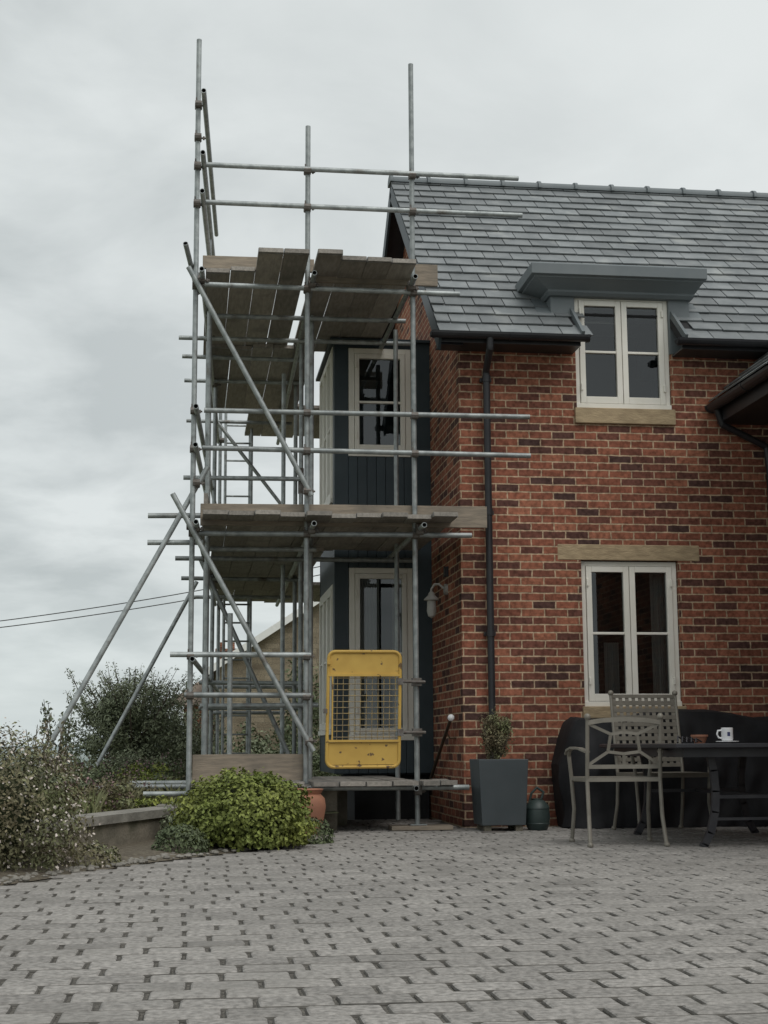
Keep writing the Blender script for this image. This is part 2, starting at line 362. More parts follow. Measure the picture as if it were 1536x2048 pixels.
for k in range(34):
    x=-1.3+rr(-.6,.55);y=9.4+rr(-.4,.4);z0=.6;h=rr(.1,.38)
    p=Vector((x,y,z0))
    q=p+Vector((rr(-.1,.1),rr(-.1,.1),h));b.tube(p,q,.004,4,2,r1=.002)
    for j in range(34):
        c=p.lerp(q,R())+Vector((rr(-.03,.03),rr(-.03,.03),rr(-.02,.02)))
        t=Vector((rr(-1,1),rr(-1,1),rr(-1,1))).normalized()*.015;s2=Vector((rr(-1,1),rr(-1,1),rr(-1,1))).normalized()*.008
        b.add([c-t,c+s2,c+t,c-s2],[(0,1,2,3)],0 if R()<.88 else 1)
b.obj("flowering_bush",['leafo','flower','bark','core'])
b=MB();dome(b,1500,(-.05,10.78,.03),(.2,.19,.17),.034,0,2,2);b.obj("low_plant",['leafd'])
b=MB();dome(b,1300,(.93,11.72,.03),(.2,.2,.17),.032,0,2,3);b.obj("low_plant.001",['leafd'])
b=MB();leaves(b,1500,(-.02,11.9,.16),(.24,.28,.24),.035,0,20,.6,zmin=0);stems(b,(-.02,11.9,0),(-.02,11.9,.3),(.25,.2,.2),14,.005,1);b.obj("low_plant.002",['leafg','bark'])
b=MB();dome(b,1500,(-.72,9.85,.02),(.3,.3,.13),.03,0,2,4);dome(b,160,(-.72,9.85,.03),(.3,.3,.14),.018,1,1,4);b.obj("low_plant.003",['leafo','flower'])
b=MB()
for k in range(900):
    yy=rr(8.6,12.4);x=xb(yy)-rr(-.03,.5);s=rr(.008,.028);b.ball((x,yy,.0+s*.3),s,0,6,4,.6)
b.obj("bed_pebbles",'coping')
b=MB()
for k in range(60):
    x=rr(-4.5,.1);y=rr(12.6,19.5)
    if x>-.25 and y<15.5: continue
    if x>wx(y)-.3: continue
    h=rr(.08,.2)*(1 if y>14.5 else .7);mi=random.choice([0,0,1,1,2,3])
    leaves(b,520,(x,y,.2+h*.7),(rr(.25,.5),rr(.25,.5),h),.045,mi,14,.5,zmin=.17)
    if R()<.4: leaves(b,60,(x,y,.25+h*1.3),(.35,.35,h*.5),.03,4,10,.5,aspect=1.2)
for x,y,h,mi in((-.75,12.6,.20,3),(-1.05,13.2,.24,1),(-.55,13.9,.22,3),(-.95,14.8,.28,0),(-.45,15.8,.28,2),(-1.5,14.5,.3,1),(-.35,17.5,.32,0),(-1.3,16.5,.3,3),(-.8,18.3,.35,1)):
    leaves(b,1500,(x,y,.2+h*.6),(.40,.35,h),.04,mi,30,.5,zmin=.17,lumpr=.28)
    leaves(b,120,(x,y,.2+h*.8),(.40,.35,h),.026,4,20,.6,zmin=.2,lumpr=.28,aspect=1.2)
for k in range(120):
    x=rr(-2.6,-.05);y=rr(11.2,16.5)
    if x>wx(y)-.28: continue
    for j in range(26):
        a=rr(0,6.28);h=rr(.10,.26);q=Vector((x+rr(-.05,.05),y+rr(-.05,.05),.18));t=Vector((math.cos(a)*h*.5,math.sin(a)*h*.5,h))
        s2=Vector((-math.sin(a),math.cos(a),0))*.006
        b.add([q-s2,q+s2,q+t*.6+Vector((0,0,h*.2))+s2*.7,q+t],[(0,1,2,3)],5)
b.obj("garden_plants",['leafd','leafg','leafy','leafo','purple','grass'])
def tree(name,base,trunk_h,crown_c,rad,n,leaf,size,limbs=9,lump=.25,lumps=60,shoots=90):
    b=MB();bs=Vector(base);tp=bs+Vector((.05,0,trunk_h))
    b.tube(bs,tp,rad[0]*.06,8,0,r1=rad[0]*.04)
    for i in range(limbs):
        a=2*math.pi*i/limbs+rr(-.3,.3);e1=tp+Vector((math.cos(a)*rad[0]*.4,math.sin(a)*rad[1]*.4,rr(.2,.6)*rad[2]))
        e2=Vector(crown_c)+Vector((math.cos(a)*rad[0]*rr(.5,.9),math.sin(a)*rad[1]*rr(.5,.9),rr(-.2,1)*rad[2]*.8))
        b.tube(tp,e1,rad[0]*.03,6,0,r1=rad[0]*.018);b.tube(e1,e2,rad[0]*.018,5,0,r1=rad[0]*.004)
    leaves(b,n,crown_c,rad,size,1,lumps,.3,lumpr=lump,aspect=3)
    for k in range(shoots):
        a=rr(0,6.28);q=Vector(crown_c)+Vector((math.cos(a)*rad[0]*rr(.2,.85),math.sin(a)*rad[1]*rr(.2,.85),rr(.1,.75)*rad[2]))
        e2=q+Vector((math.cos(a)*.15*rad[0],math.sin(a)*.15*rad[1],rr(.15,.4)*rad[2]))
        b.tube(q,e2,.006,4,0,r1=.002)
        for j in range(26):
            p=q.lerp(e2,R())+Vector((rr(-.04,.04),rr(-.04,.04),rr(-.03,.03)))
            leaf1(b,p,Vector((rr(-1,1),rr(-1,1),rr(-1,1))).normalized(),size*.8,3,1)
    return b.obj(name,['bark',leaf])
tree("tamarisk_tree",(-.85,21,.1),.6,(-.82,21,1.0),(1.05,.9,.84),24000,'leafg',.06,12,.22,110,130)
tree("tamarisk_tree.001",(-.1,22.5,.1),.5,(-.1,22.5,.75),(.85,.8,.6),12000,'leafg',.055,10,.24,60)
b=MB()
for k in range(7):
    q=Vector((-1.45+rr(-.03,.03),17,.2));e2=q+Vector((rr(-.22,.22),rr(-.15,.15),rr(.7,1.15)));b.tube(q,e2,.008,5,0,r1=.003)
    for j in range(40):
        p=q.lerp(e2,rr(.35,1))+Vector((rr(-.06,.06),rr(-.06,.06),rr(-.05,.05)));leaf1(b,p,Vector((rr(-1,1),rr(-1,1),rr(-.2,1))).normalized(),.06,1.8,1)
b.obj("sapling_tree",['bark','leafg'])
b=MB()
for k in range(18):
    x=-3.4+k*.38+rr(-.1,.1);yy=rr(23,25);leaves(b,900,(x,yy,.3),(.5,.5,rr(.3,.5)),.07,random.choice([0,1,1]),16,.5,zmin=.05)
b.obj("garden_hedge",['leafd','leafg'])
b=MB()
for k in range(14):
    x=.2+k*.35+rr(-.1,.1);yy=rr(24,27);leaves(b,900,(x,yy,.5),(.55,.5,rr(.45,.7)),.08,random.choice([0,1,1]),16,.5,zmin=.05)
leaves(b,3000,(2.0,27,1.3),(.7,.6,1.2),.08,0,30,.5)
b.obj("garden_hedge.001",['leafd','leafg'])
b=MB()
for k in range(150):
    x=rr(-60,40);yy=rr(90,400);z=tz(x,yy);s=rr(3,6)
    leaves(b,110,(x,yy,z+s*.6),(s*1.3,s,s*.7),1.3,0,9,.5,aspect=1.3)
b.obj("distant_trees",['leafg'])

# ------------------------------------------------------------------ brick house
H=E("brick_house")
XG=2.53;YF=13.65;T=.22
b=MB()
def wall(x0,x1,z0,z1): b.box(x0,x1,YF,YF+T,z0,z1)
wall(XG,3.70,-.1,4.78);wall(3.70,4.66,-.1,1.0);wall(3.70,4.66,2.49,3.83);wall(4.66,12,-.1,4.78)
YG=YF+T
b.add([(XG,YG,-.1),(XG,19.55,-.1),(XG,19.55,4.78),(XG,16.6,7.26),(XG,YG,4.95),(XG,YG,4.78)],[(0,5,4,3,2,1)])
b.add([(12,YG,-.1),(12,19.55,-.1),(12,19.55,4.78),(12,16.6,7.26),(12,YG,4.95)],[(0,1,2,3,4)])
b.add([(XG,19.55,-.1),(12,19.55,-.1),(12,19.55,4.78),(XG,19.55,4.78)],[(0,1,2,3)])
b.obj("brick_walls",'brick',H)
b=MB()
b.box(3.47,4.88,YF-.004,YF+.1,2.49,2.645);b.box(3.675,4.685,YF-.035,YF+.13,3.83,3.985);b.box(3.675,4.685,YF-.035,YF+.13,.985,1.098)
b.obj("stone_lintel_and_sills",'stone',H,bevel=.008)
e0=Vector((0,13.30,4.62));slope=Vector((0,3.30,2.78));SL=slope.length;su=slope/SL;sn=Vector((0,-su.z,su.y))
def slates(mb,O,A,U,Nn,La,Lu,gauge=.212,wd=.30,skip=None):
    O=Vector(O);A=Vector(A);U=Vector(U);Nn=Vector(Nn);r=0;u=-.05
    while u<Lu-.05:
        a=-(r%2)*wd*.5+rr(-.01,.01)
        while a<La:
            a0=max(a,0);a1=min(a+wd,La)
            if a1-a0>.03:
                u1=min(u+gauge+.05,Lu);mid=O+A*((a0+a1)/2)+U*(u+gauge/2)
                if not(skip and skip(mid)):
                    g=.0045;j=rr(-.006,.006);hb=.028+rr(0,.005);ht=.006
                    P=lambda aa,uu,hh:O+A*aa+U*uu+Nn*hh
                    x0=a0+g;x1=a1-g;t=rr(-.002,.002)
                    vs=[P(x0,u+j,hb+t),P(x1,u+j+rr(-.003,.003),hb-t),P(x1,u1,ht),P(x0,u1,ht),P(x0,u+j,hb-.014),P(x1,u+j,hb-.014)]
                    mb.add(vs,[(0,1,2,3),(4,5,1,0),(0,3,4),(1,5,2)])
            a+=wd
        u+=gauge;r+=1
b=MB()
slates(b,(2.28,e0.y,e0.z),(1,0,0),su,sn,9.5,SL,skip=lambda p:(3.66<p.x<4.68 and p.y<13.72))
b.obj("slate_courses",'slate',H)
b=MB()
def slab(x0,x1,u0,u1,th=.07):
    q=[e0+su*u0,e0+su*u1];lo=[p-sn*th for p in q];q=[p+sn*.003 for p in q]
    b.add([(x0,q[0].y,q[0].z),(x1,q[0].y,q[0].z),(x1,q[1].y,q[1].z),(x0,q[1].y,q[1].z),(x0,lo[0].y,lo[0].z),(x1,lo[0].y,lo[0].z),(x1,lo[1].y,lo[1].z),(x0,lo[1].y,lo[1].z)],
      [(0,1,2,3),(7,6,5,4),(0,4,5,1),(1,5,6,2),(2,6,7,3),(3,7,4,0)])
slab(2.29,3.68,0,SL);slab(4.67,11.8,0,SL);slab(3.68,4.67,.5,SL)
b.add([(2.29,16.6,7.40),(11.8,16.6,7.40),(11.8,19.9,4.62),(2.29,19.9,4.62),(2.29,16.6,7.31),(11.8,16.6,7.31),(11.8,19.9,4.53),(2.29,19.9,4.53)],
      [(0,1,2,3),(7,6,5,4),(0,4,5,1),(1,5,6,2),(2,6,7,3),(3,7,4,0)])
b.obj("roof_deck",'underlay_shade',H)
b=MB()
x=2.27
while x<11.8:
    x1=x+.45
    rings=[]
    for xx,rad in((x,.088),(x+.035,.088),(x+.04,.07),(x1-.002,.07)):
        ring=[]
        for k in range(9):
            t=math.pi*k/8*1.15-.2; ring.append((xx,16.6+math.cos(t)*rad*1.5,7.385+math.sin(t)*rad))
        rings.append(ring)
    b.loft(rings);x=x1
b.obj("ridge_tiles",'lead',H,smooth=True)
b=MB()
def barg(p,q,w): b.bar(p,q,.028,w,up=(0,0,1))
barg((2.30,13.33,4.52),(2.30,16.6,7.275),.17);barg((2.30,16.6,7.275),(2.30,19.9,4.50),.17)
b.obj("bargeboards",'teal',H)
b=MB()
o1=.105
b.add([(2.31,13.33,4.60-o1),(XG,13.33,4.60-o1),(XG,16.6,7.38-o1),(2.31,16.6,7.38-o1)],[(0,1,2,3)])
b.add([(2.31,16.6,7.38-o1),(XG,16.6,7.38-o1),(XG,19.9,4.6-o1),(2.31,19.9,4.6-o1)],[(0,1,2,3)])
for x0,x1 in((2.31,3.67),(4.68,11.8)):
    b.box(x0,x1,13.335,13.36,4.52,4.60);b.box(x0,x1,13.36,YF-.002,4.522,4.538)
b.obj("fascia_and_soffit",'black',H)
def gutter(name,p0,p1,r=.058,parent=H):
    p0=Vector(p0);p1=Vector(p1);d=(p1-p0).normalized();a=d.cross(Vector((0,0,1))).normalized();mb=MB()
    out=[];inn=[]
    for k in range(9):
        t=math.pi*k/8; o=a*math.cos(t)*r-Vector((0,0,1))*math.sin(t)*r; out.append(o);inn.append(o*.9)
    ring=out+inn[::-1]
    mb.loft([[p0+q for q in ring],[p1+q for q in ring]])
    for p in(p0+d*.002,p1-d*.002): mb.add([p+q for q in out],[tuple(range(9))])
    n=max(2,int((p1-p0).length/.9))
    for i in range(n+1):
        c=p0+(p1-p0)*(i/n)*.98+d*.03
        mb.loft([[c-d*.015+q*1.1 for q in ring],[c+d*.015+q*1.1 for q in ring]])
    mb.obj(name,'black',parent)
gutter("gutter_left",(2.20,13.265,4.60),(3.72,13.265,4.60));gutter("gutter_right",(4.60,13.265,4.60),(11.8,13.265,4.60))
b=MB()
b.path([(2.77,13.265,4.56),(2.77,13.28,4.46),(2.785,13.56,4.30),(2.79,13.57,4.2)],.034,10)
b.tube((2.79,13.57,4.22),(2.79,13.57,.02),.034,12)
for z in(4.2,2.9,1.75,.9): b.tube((2.79,13.57,z),(2.79,13.57,z+.06),.041,12);b.box(2.735,2.845,13.60,YF-.001,z+.01,z+.045)
b.obj("downpipe",'black',H,smooth=True)
def window(name,mp,u0,u1,z0,z1,cols=2,bars=(.5,),fw=.045,sw=.055,parent=H,handles=True):
    mb=MB();g=MB()
    def bx(a0,a1,d0,d1,c0,c1,t=mb,mi=0):
        P=[mp(a0,d0,c0),mp(a1,d0,c0),mp(a1,d1,c0),mp(a0,d1,c0),mp(a0,d0,c1),mp(a1,d0,c1),mp(a1,d1,c1),mp(a0,d1,c1)]
        t.add(P,[(0,3,2,1),(4,5,6,7),(0,1,5,4),(1,2,6,5),(2,3,7,6),(3,0,4,7)],mi)
    bx(u0,u0+fw,0,.09,z0,z1);bx(u1-fw,u1,0,.09,z0,z1);bx(u0+fw,u1-fw,0,.09,z1-fw,z1);bx(u0-.005,u1+.005,-.02,.09,z0-.002,z0+fw)
    iu0=u0+fw+.004;iu1=u1-fw-.004;cw=(iu1-iu0)/cols;c0=z0+fw+.004;c1=z1-fw-.004
    for i in range(cols):
        a=iu0+i*cw+(.003 if i else 0);c=iu0+(i+1)*cw-(.003 if i<cols-1 else 0)
        bx(a,a+sw,-.012,.05,c0,c1);bx(c-sw,c,-.012,.05,c0,c1);bx(a+sw,c-sw,-.012,.05,c1-sw,c1);bx(a+sw,c-sw,-.012,.05,c0,c0+sw*1.25)
        for f in bars:
            zz=c0+(c1-c0)*f;bx(a+sw,c-sw,-.004,.045,zz-.012,zz+.012)
        g.add([mp(a+sw*.8,.022,c0+sw),mp(c-sw*.8,.022,c0+sw),mp(c-sw*.8,.022,c1-sw*.8),mp(a+sw*.8,.022,c1-sw*.8)],[(0,1,2,3)])
        if handles:
            hx=a+.012 if i==0 else c-.012
            for f in(.12,.85): bx(hx-.01,hx+.01,-.03,-.012,c0+(c1-c0)*f,c0+(c1-c0)*f+.07)
    mb.obj(name+"_frame",'cream',parent,bevel=.004);g.obj(name+"_glass",'glass',parent)
fr_=lambda yy:(lambda u,d,z:(u,yy+d,z))
window("upper_window",fr_(YF+.025),3.70,4.655,3.99,5.13)
window("lower_window",fr_(YF+.045),3.705,4.655,1.10,2.485)
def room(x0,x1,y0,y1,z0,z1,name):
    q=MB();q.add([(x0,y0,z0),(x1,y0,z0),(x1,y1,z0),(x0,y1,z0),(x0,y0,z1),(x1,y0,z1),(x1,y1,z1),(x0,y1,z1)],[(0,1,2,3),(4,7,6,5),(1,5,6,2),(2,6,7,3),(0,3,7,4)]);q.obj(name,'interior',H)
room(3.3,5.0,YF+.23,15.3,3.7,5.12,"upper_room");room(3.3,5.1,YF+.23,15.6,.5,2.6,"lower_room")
b=MB();b.box(3.76,4.16,YF+.125,YF+.13,4.88,5.1);b.box(4.20,4.60,YF+.125,YF+.13,4.92,5.1);b.obj("roller_blind",'blind',H)
def curt(name,x0,x1,y,z0,z1,amp=.02):
    q=MB();n=40;v=[]
    for i in range(n+1):
        x=x0+(x1-x0)*i/n;yy=y+math.sin(i*1.1)*amp;v+=[(x,yy,z0),(x,yy,z1)]
    q.add(v,[(2*i,2*i+2,2*i+3,2*i+1) for i in range(n)]);q.obj(name,'curtain',H,smooth=True)
curt("curtain_a",3.98,4.12,YF+.27,1.1,1.72);curt("curtain_b",4.46,4.64,YF+.27,1.1,2.45)
b=MB()
b.box(3.46,3.70,YF-.01,14.7,4.55,5.16);b.box(4.655,4.87,YF-.01,14.7,4.55,5.16)
b.box(3.70,4.655,YF-.01,14.7,5.13,5.17)
b.obj("dormer_cheeks",'lead',H,bevel=.006)
b=MB()
def rect(x0,x1,y0,y1,z): return[(x0,y0,z),(x1,y0,z),(x1,y1,z),(x0,y1,z)]
st=[(3.44,4.89,13.60,5.10),(3.42,4.91,13.57,5.13),(3.42,4.91,13.57,5.15),(3.39,4.92,13.55,5.165),(3.33,4.94,13.50,5.20),(3.28,4.955,13.46,5.225),(3.26,4.965,13.44,5.235),(3.26,4.965,13.44,5.25),(3.22,4.985,13.40,5.255),(3.22,4.985,13.40,5.36),(3.24,4.97,13.42,5.375)]
b.loft([rect(a,c,d,15.0,z) for a,c,d,z in st]);b.obj("dormer_cornice_roof",'lead',H,bevel=.004)
b=MB()
b.bar((3.67,13.25,4.60),(3.67,13.72,5.0),.03,.09);b.bar((4.69,13.25,4.60),(4.69,13.72,5.0),.03,.09)
b.add([(3.32,13.62,4.92),(3.46,13.62,4.92),(3.46,14.2,5.41),(3.32,14.2,5.41)],[(0,1,2,3)]);b.add([(4.87,13.62,4.92),(5.0,13.62,4.92),(5.0,14.2,5.41),(4.87,14.2,5.41)],[(0,1,2,3)])
b.obj("flashing",'lead',H)
BX0=1.49;BY0=15.35;BY1=17.05
b=MB()
def boards(x0,x1,y,z0,z1,w=.1):
    x=x0
    while x<x1-.001:
        xx=min(x+w,x1);b.box(x+.002,xx-.002,y-.012,y+.02,z0,z1);x=xx
b.box(BX0+.02,XG-.001,BY0+.025,BY0+.06,.46,.80);b.box(BX0+.02,XG-.001,BY0+.025,BY0+.06,2.60,3.80);b.box(BX0+.02,XG-.001,BY0+.025,BY0+.06,4.99,5.06)
b.box(BX0,BX0+.15,BY0,BY0+.15,.46,5.06);b.box(2.32,XG-.001,BY0,BY0+.06,.46,5.06)
boards(BX0+.15,2.32,BY0,.46,.80);boards(BX0+.15,2.32,BY0,2.60,3.80)
b.box(BX0,BX0+.06,BY0+.15,BY1,.46,.86);b.box(BX0,BX0+.06,BY0+.15,BY1,2.45,3.32);b.box(BX0,BX0+.06,BY1-.06,BY1,.46,5.06)
b.box(BX0,XG-.001,BY1,BY1+.05,.46,5.06)
b.box(BX0-.05,XG-.001,BY0-.05,BY1+.1,5.06,5.09)
b.box(BX0+.1,XG-.002,BY0+.1,BY1-.001,2.9,3.1);b.box(BX0+.1,XG-.002,BY0+.1,BY1-.001,.44,.5)
b.obj("bay_cladding",'teal',H,bevel=.003)
window("bay_upper_window",fr_(BY0-.005),1.645,2.32,3.80,4.99,cols=1,bars=(.5,),fw=.06,sw=.05)
window("bay_lower_window",fr_(BY0-.005),1.645,2.32,.80,2.60,cols=1,bars=(.5,),fw=.06,sw=.05)
sd=lambda u,d,z:(BX0-.01+d,u,z)
window("bay_side_upper",sd,BY0+.15,BY1-.06,3.32,5.04,cols=3,bars=(.5,),fw=.05,sw=.06,handles=False)
window("bay_side_lower",sd,BY0+.15,BY1-.06,.86,2.44,cols=3,bars=(.5,),fw=.05,sw=.06,handles=False)
curt("bay_curtain",1.72,1.98,BY0+.12,.9,2.5,.015)
curt("bay_curtain_b",2.12,2.26,BY0+.14,.9,2.5,.015)
b=MB();b.box(1.72,XG-.02,15.55,17.0,-.1,.44);b.obj("bay_plinth_shade",'underlay_shade',H)  # plinth coloured near-black, standing in for the shade under the platform
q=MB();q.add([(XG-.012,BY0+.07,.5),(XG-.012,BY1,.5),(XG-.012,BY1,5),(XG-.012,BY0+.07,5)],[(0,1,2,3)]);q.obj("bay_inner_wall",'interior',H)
b=MB();c=Vector((2.53,14.42,2.28))
b.tube(c,c+Vector((-.03,0,0)),.055,14)
b.path([c+Vector((-.02,0,0)),c+Vector((-.08,0,.05)),c+Vector((-.13,0,.05)),c+Vector((-.16,0,0)),c+Vector((-.16,0,-.04))],.011,8)
b.lathe(c+Vector((-.16,0,0)),[(.012,-.02),(.03,-.04),(.035,-.06),(.075,-.10),(.078,-.11),(.04,-.115),(.045,-.13),(.048,-.22),(.035,-.27),(.0,-.29)],16)
b.obj("wall_lantern",'lampm',H,smooth=True)
b=MB();b.box(2.49,2.53,14.33,14.40,2.40,2.5);b.obj("sensor_box",'black',H)
b=MB();b.path([(2.44,13.80,.99),(2.44,14.25,.78),(2.44,15.0,.42),(2.44,15.1,.34)],.017,10)
for p in((2.44,14.05,.87),(2.44,14.9,.47)): b.path([p,(2.47,p[1],p[2]-.06),(2.53,p[1],p[2]-.06)],.008,6)
b.ball((2.44,13.79,1.0),.034,1)
b.obj("handrail",['brass','white'],H,smooth=True)
b=MB()
b.box(5.75,10,7.0,YF-.002,-.1,3.95);b.obj("wing_walls",'brick',H)
b=MB();ang=math.radians(40);WU=Vector((math.cos(ang),0,math.sin(ang)));WN=Vector((-math.sin(ang),0,math.cos(ang)))
slates(b,(5.08,YF-.02,4.09),(0,-1,0),WU,WN,6.6,3.0);b.obj("wing_slates",'slate',H)
b=MB();O=Vector((5.10,YF-.02,4.08));q=[O,O+Vector((0,-6.6,0)),O+Vector((0,-6.6,0))+WU*3,O+WU*3]
b.add(q+[p-WN*.08 for p in q],[(0,1,2,3),(7,6,5,4),(0,4,5,1),(1,5,6,2),(2,6,7,3),(3,7,4,0)])
b.box(5.11,5.14,7.05,YF-.02,3.85,4.04);b.box(5.14,5.748,7.05,YF-.02,3.85,3.87)
b.obj("wing_deck_fascia",'black',H)
gutter("wing_gutter",(5.045,YF-.03,4.02),(5.045,7.05,4.02),.065)
b=MB();b.path([(5.06,13.5,3.97),(5.12,13.52,3.82),(5.58,13.57,3.62),(5.60,13.57,3.4)],.034,10);b.tube((5.60,13.57,3.42),(5.60,13.57,.02),.034,10);b.obj("wing_downpipe",'black',H,smooth=True)

# ------------------------------------------------------------------ scaffold
S=E("scaffold_tower")
t=MB();cp=MB();r=.0242
def tb(p0,p1,rad=r): t.tube(p0,p1,rad,12,0,cap=1)
def coup(p):
    x,y,z=p;a=rr(-.01,.01)
    cp.tube((x,y,z-.03),(x,y,z+.03),.034,8);cp.tube((x-.032,y-.045,z+a),(x+.032,y-.045,z+a),.034,8)
    cp.tube((x+.03,y-.01,z+a),(x+.075,y-.01,z+a),.009,6);cp.box(x+.045,x+.062,y-.024,y+.004,z+a-.014,z+a+.014)
    cp.tube((x-.02,y-.05,z+.03+a),(x-.02,y-.05,z+.06+a),.008,6)
xl=lambda y:.02+(y-13)*.048
std=[(0,13.25,.30,7.39),(1.03,13.25,.42,6.57),(2.03,13.25,.05,7.26),
     (xl(15.2)+.02,15.2,.2,6.2),(xl(17.2)+.02,17.2,.2,5.9),(xl(20.5),20.5,.1,5.6),(.79,20.5,.1,5.4),
     (1.12,15.15,.2,5.02),(1.20,17.2,.2,5.02),(1.25,20.3,.1,5.0),(2.05,14.65,.02,5.0),(.37,13.75,.25,1.97),(1.0,16.2,.2,4.9),(.15,14.1,.2,5.0),(1.15,14.3,.2,5.02)]
for x,y,z0,z1 in std: tb((x,y,z0),(x+rr(-.012,.012),y+rr(-.01,.01),z1))
cp.tube((1.12,15.15,3.35),(1.12,15.15,3.62),.031,8)
fy=13.20
led=[(.07,3.06,6.12),(.07,3.09,5.75),(.0,2.47,4.955),(.09,3.12,3.775),(.08,3.12,3.415),(.0,2.55,2.645),(-.18,1.07,1.545),(-.05,1.07,1.19),(.9,2.49,.372)]
for x0,x1,z in led:
    tb((x0,fy,z+rr(-.008,.008)),(x1,fy,z+rr(-.008,.008)))
    for sx in(0,1.03,2.03):
        if x0-.1<=sx<=x1: coup((sx,13.25,z))
for x0,x1,y,z in [(-.40,.1,13.31,2.81),(-.40,.1,13.31,2.565),(-.17,2.3,15.1,2.65),(-.12,1.3,17.1,2.67),(-.17,2.3,15.1,4.98),(-.14,1.3,16.0,5.02),(-.12,1.3,17.1,5.02),(-.1,1.3,19.3,5.02),(-.05,1.3,19.3,2.67),
    (-.1,1.2,15.1,3.49),(.1,1.3,17.1,1.47),(.1,1.3,17.1,1.18),(.1,1.3,15.1,1.15),(.2,1.7,20.4,4.05),(.2,1.7,20.4,3.62),(-.85,.1,13.9,.38),(-.6,.2,14.6,.40),(-.4,.25,13.5,.33),(.25,1.6,20.4,1.55),(.3,1.3,20.4,1.2),
    (.9,2.49,14.6,.372),(.9,2.4,15.1,.372),(.1,1.2,14.2,2.63),(.1,2.1,14.2,4.96)]:
    tb((x0,y,z),(x1,y,z+rr(-.01,.01)))
for y in(15.15,17.2,20.45):
    for z in(2.65,5.0,3.5): coup((xl(y)+.02,y,z))
for z in(6.72,6.12,5.75):
    tb((xl(12.9)+.03,12.9,z),(xl(16.8)+.03,16.8,z+rr(-.02,.02)));coup((0,13.25,z))
for z in(3.75,3.4,1.5): tb((xl(12.9)+.0,12.95,z),(xl(20.8),20.8,z))
coup((.0,13.25,6.4))
for z,xs_ in((5.005,(.05,1.07,2.0)),(2.695,(.03,1.07,2.06))):
    for i,x in enumerate(xs_):
        y1=15.4 if i==2 else 20.6
        if z>4 and i==2:y1=15.95
        tb((x,12.88,z),(x+(0.3 if i==0 else .12 if i==1 else 0.0),y1,z));coup((x,13.25,z))
        coup((x,13.18,z-.02))
tb((2.0,13.1,.37),(2.0,15.2,.37));tb((1.05,13.1,.37),(1.05,15.2,.37));coup((2.03,13.25,.34));
for a,c in [((-.07,13.10,5.09),(1.07,13.15,2.99)),((-.18,13.10,2.98),(1.09,13.15,.70)),((.13,13.32,3.27),(-1.5,13.1,.20)),((.06,17.0,2.62),(-1.22,16.6,.12)),
    ((.28,19.3,5.05),(1.25,19.3,3.8)),((.09,15.25,2.66),(1.08,15.25,.5)),((-.1,13.0,5.28),(.02,13.6,5.0))]:
    tb(a,c)
coup((1.03,13.2,3.04));coup((1.05,13.2,.78));coup((.0,13.2,4.95));coup((-.02,13.2,2.7));coup((.03,13.28,3.1))
for x,y,z in((0,13.25,.26),(2.03,13.25,.045)): t.box(x-.075,x+.075,y-.075,y+.075,z,z+.008);t.tube((x,y,z),(x,y,z+.12),.019,8)
t.tube((1.03,13.25,.262),(1.03,13.25,.5),.022,10);t.box(.955,1.105,13.17,13.33,.262,.27)
t.obj("tubes",['galv','tubein'],S,smooth=True);cp.obj("couplers",'coupler',S)
l=MB()
for x in(.44,.80): l.tube((x,20.0,.2),(x,20.15,5.9),.02,8)
z=.4
while z<5.7: l.tube((.44,20.0+z*.026,z),(.80,20.0+z*.026,z),.014,6);z+=.25
l.obj("ladder",'galv',S)
bb=MB()
def brd(x,y0,y1,z,mb=None,w=.224):
    mb=mb or bb
    zz=z+rr(-.004,.004);s=rr(-.004,.004);y0+=rr(-.02,.02);dz=rr(-.006,.006)
    def ring(y,xx,zq,inset=0): return[(xx+inset,y,zq),(xx+w-inset,y,zq),(xx+w-inset,y,zq+.038),(xx+inset,y,zq+.038)]
    mb.loft([ring(y0,x,zz,.004),ring(y0+.03,x,zz),ring((y0+y1)/2,x+s/2,zz+dz-.006),ring(y1,x+s,zz)])
    mb.loft([[(x-.001,yy,zz-.0015),(x+w+.001,yy,zz-.0015),(x+w+.001,yy,zz+.0395),(x-.001,yy,zz+.0395)] for yy in(y0+.015,y0+.045)],mi=1)
pw=.231
front=[(13.25),(13.2),(12.66),(12.68),(12.64),(12.78),(12.76),(12.80)]
for i,y0 in enumerate(front):
    x=.09+i*pw+(.07 if i>3 else 0); brd(x,y0,15.95+rr(-.06,.06) if i>1 else 16.3,5.105 if i not in(2,3,4) else 5.112)
for i in range(5): brd(.17+i*pw,15.7+rr(-.1,.1),18.95+rr(-.05,.05),5.07)
for i in range(5): brd(.72+i*pw,18.7+rr(-.1,.1),20.6+rr(-.1,.1),5.11)
for i in range(10): brd(.09+i*pw*.99,12.93+rr(-.07,.07),15.25,2.768 if i%3 else 2.776)
for i in range(5): brd(.2+i*pw,15.1+rr(-.1,.1),18.95+rr(-.05,.05),2.73)
for i in range(7): brd(.34+i*pw,18.7+rr(-.1,.1),21+rr(-.1,.1),2.775)
for i in range(4): brd(.02+i*pw*1.1,13.0+rr(-.05,.05),15.2,.40)
for i in range(4): brd(1.07+i*pw,12.86+rr(-.06,.1),15.25,.40)
for i in range(2): brd(2.04+i*.16,12.95+i*.05,13.6,.398,w=.15)
bb.obj("platform_boards",['board','band'],S)
tb_=MB()
def toe(x0,x1,y,z0,z1,tilt=0):
    tb_.loft([[(x,y,z0+q),(x,y+.036,z0+q),(x,y+.036,z1+q),(x,y,z1+q)] for x,q in((x0,0),((x0+x1)/2,tilt/2+.003),(x1,tilt))])
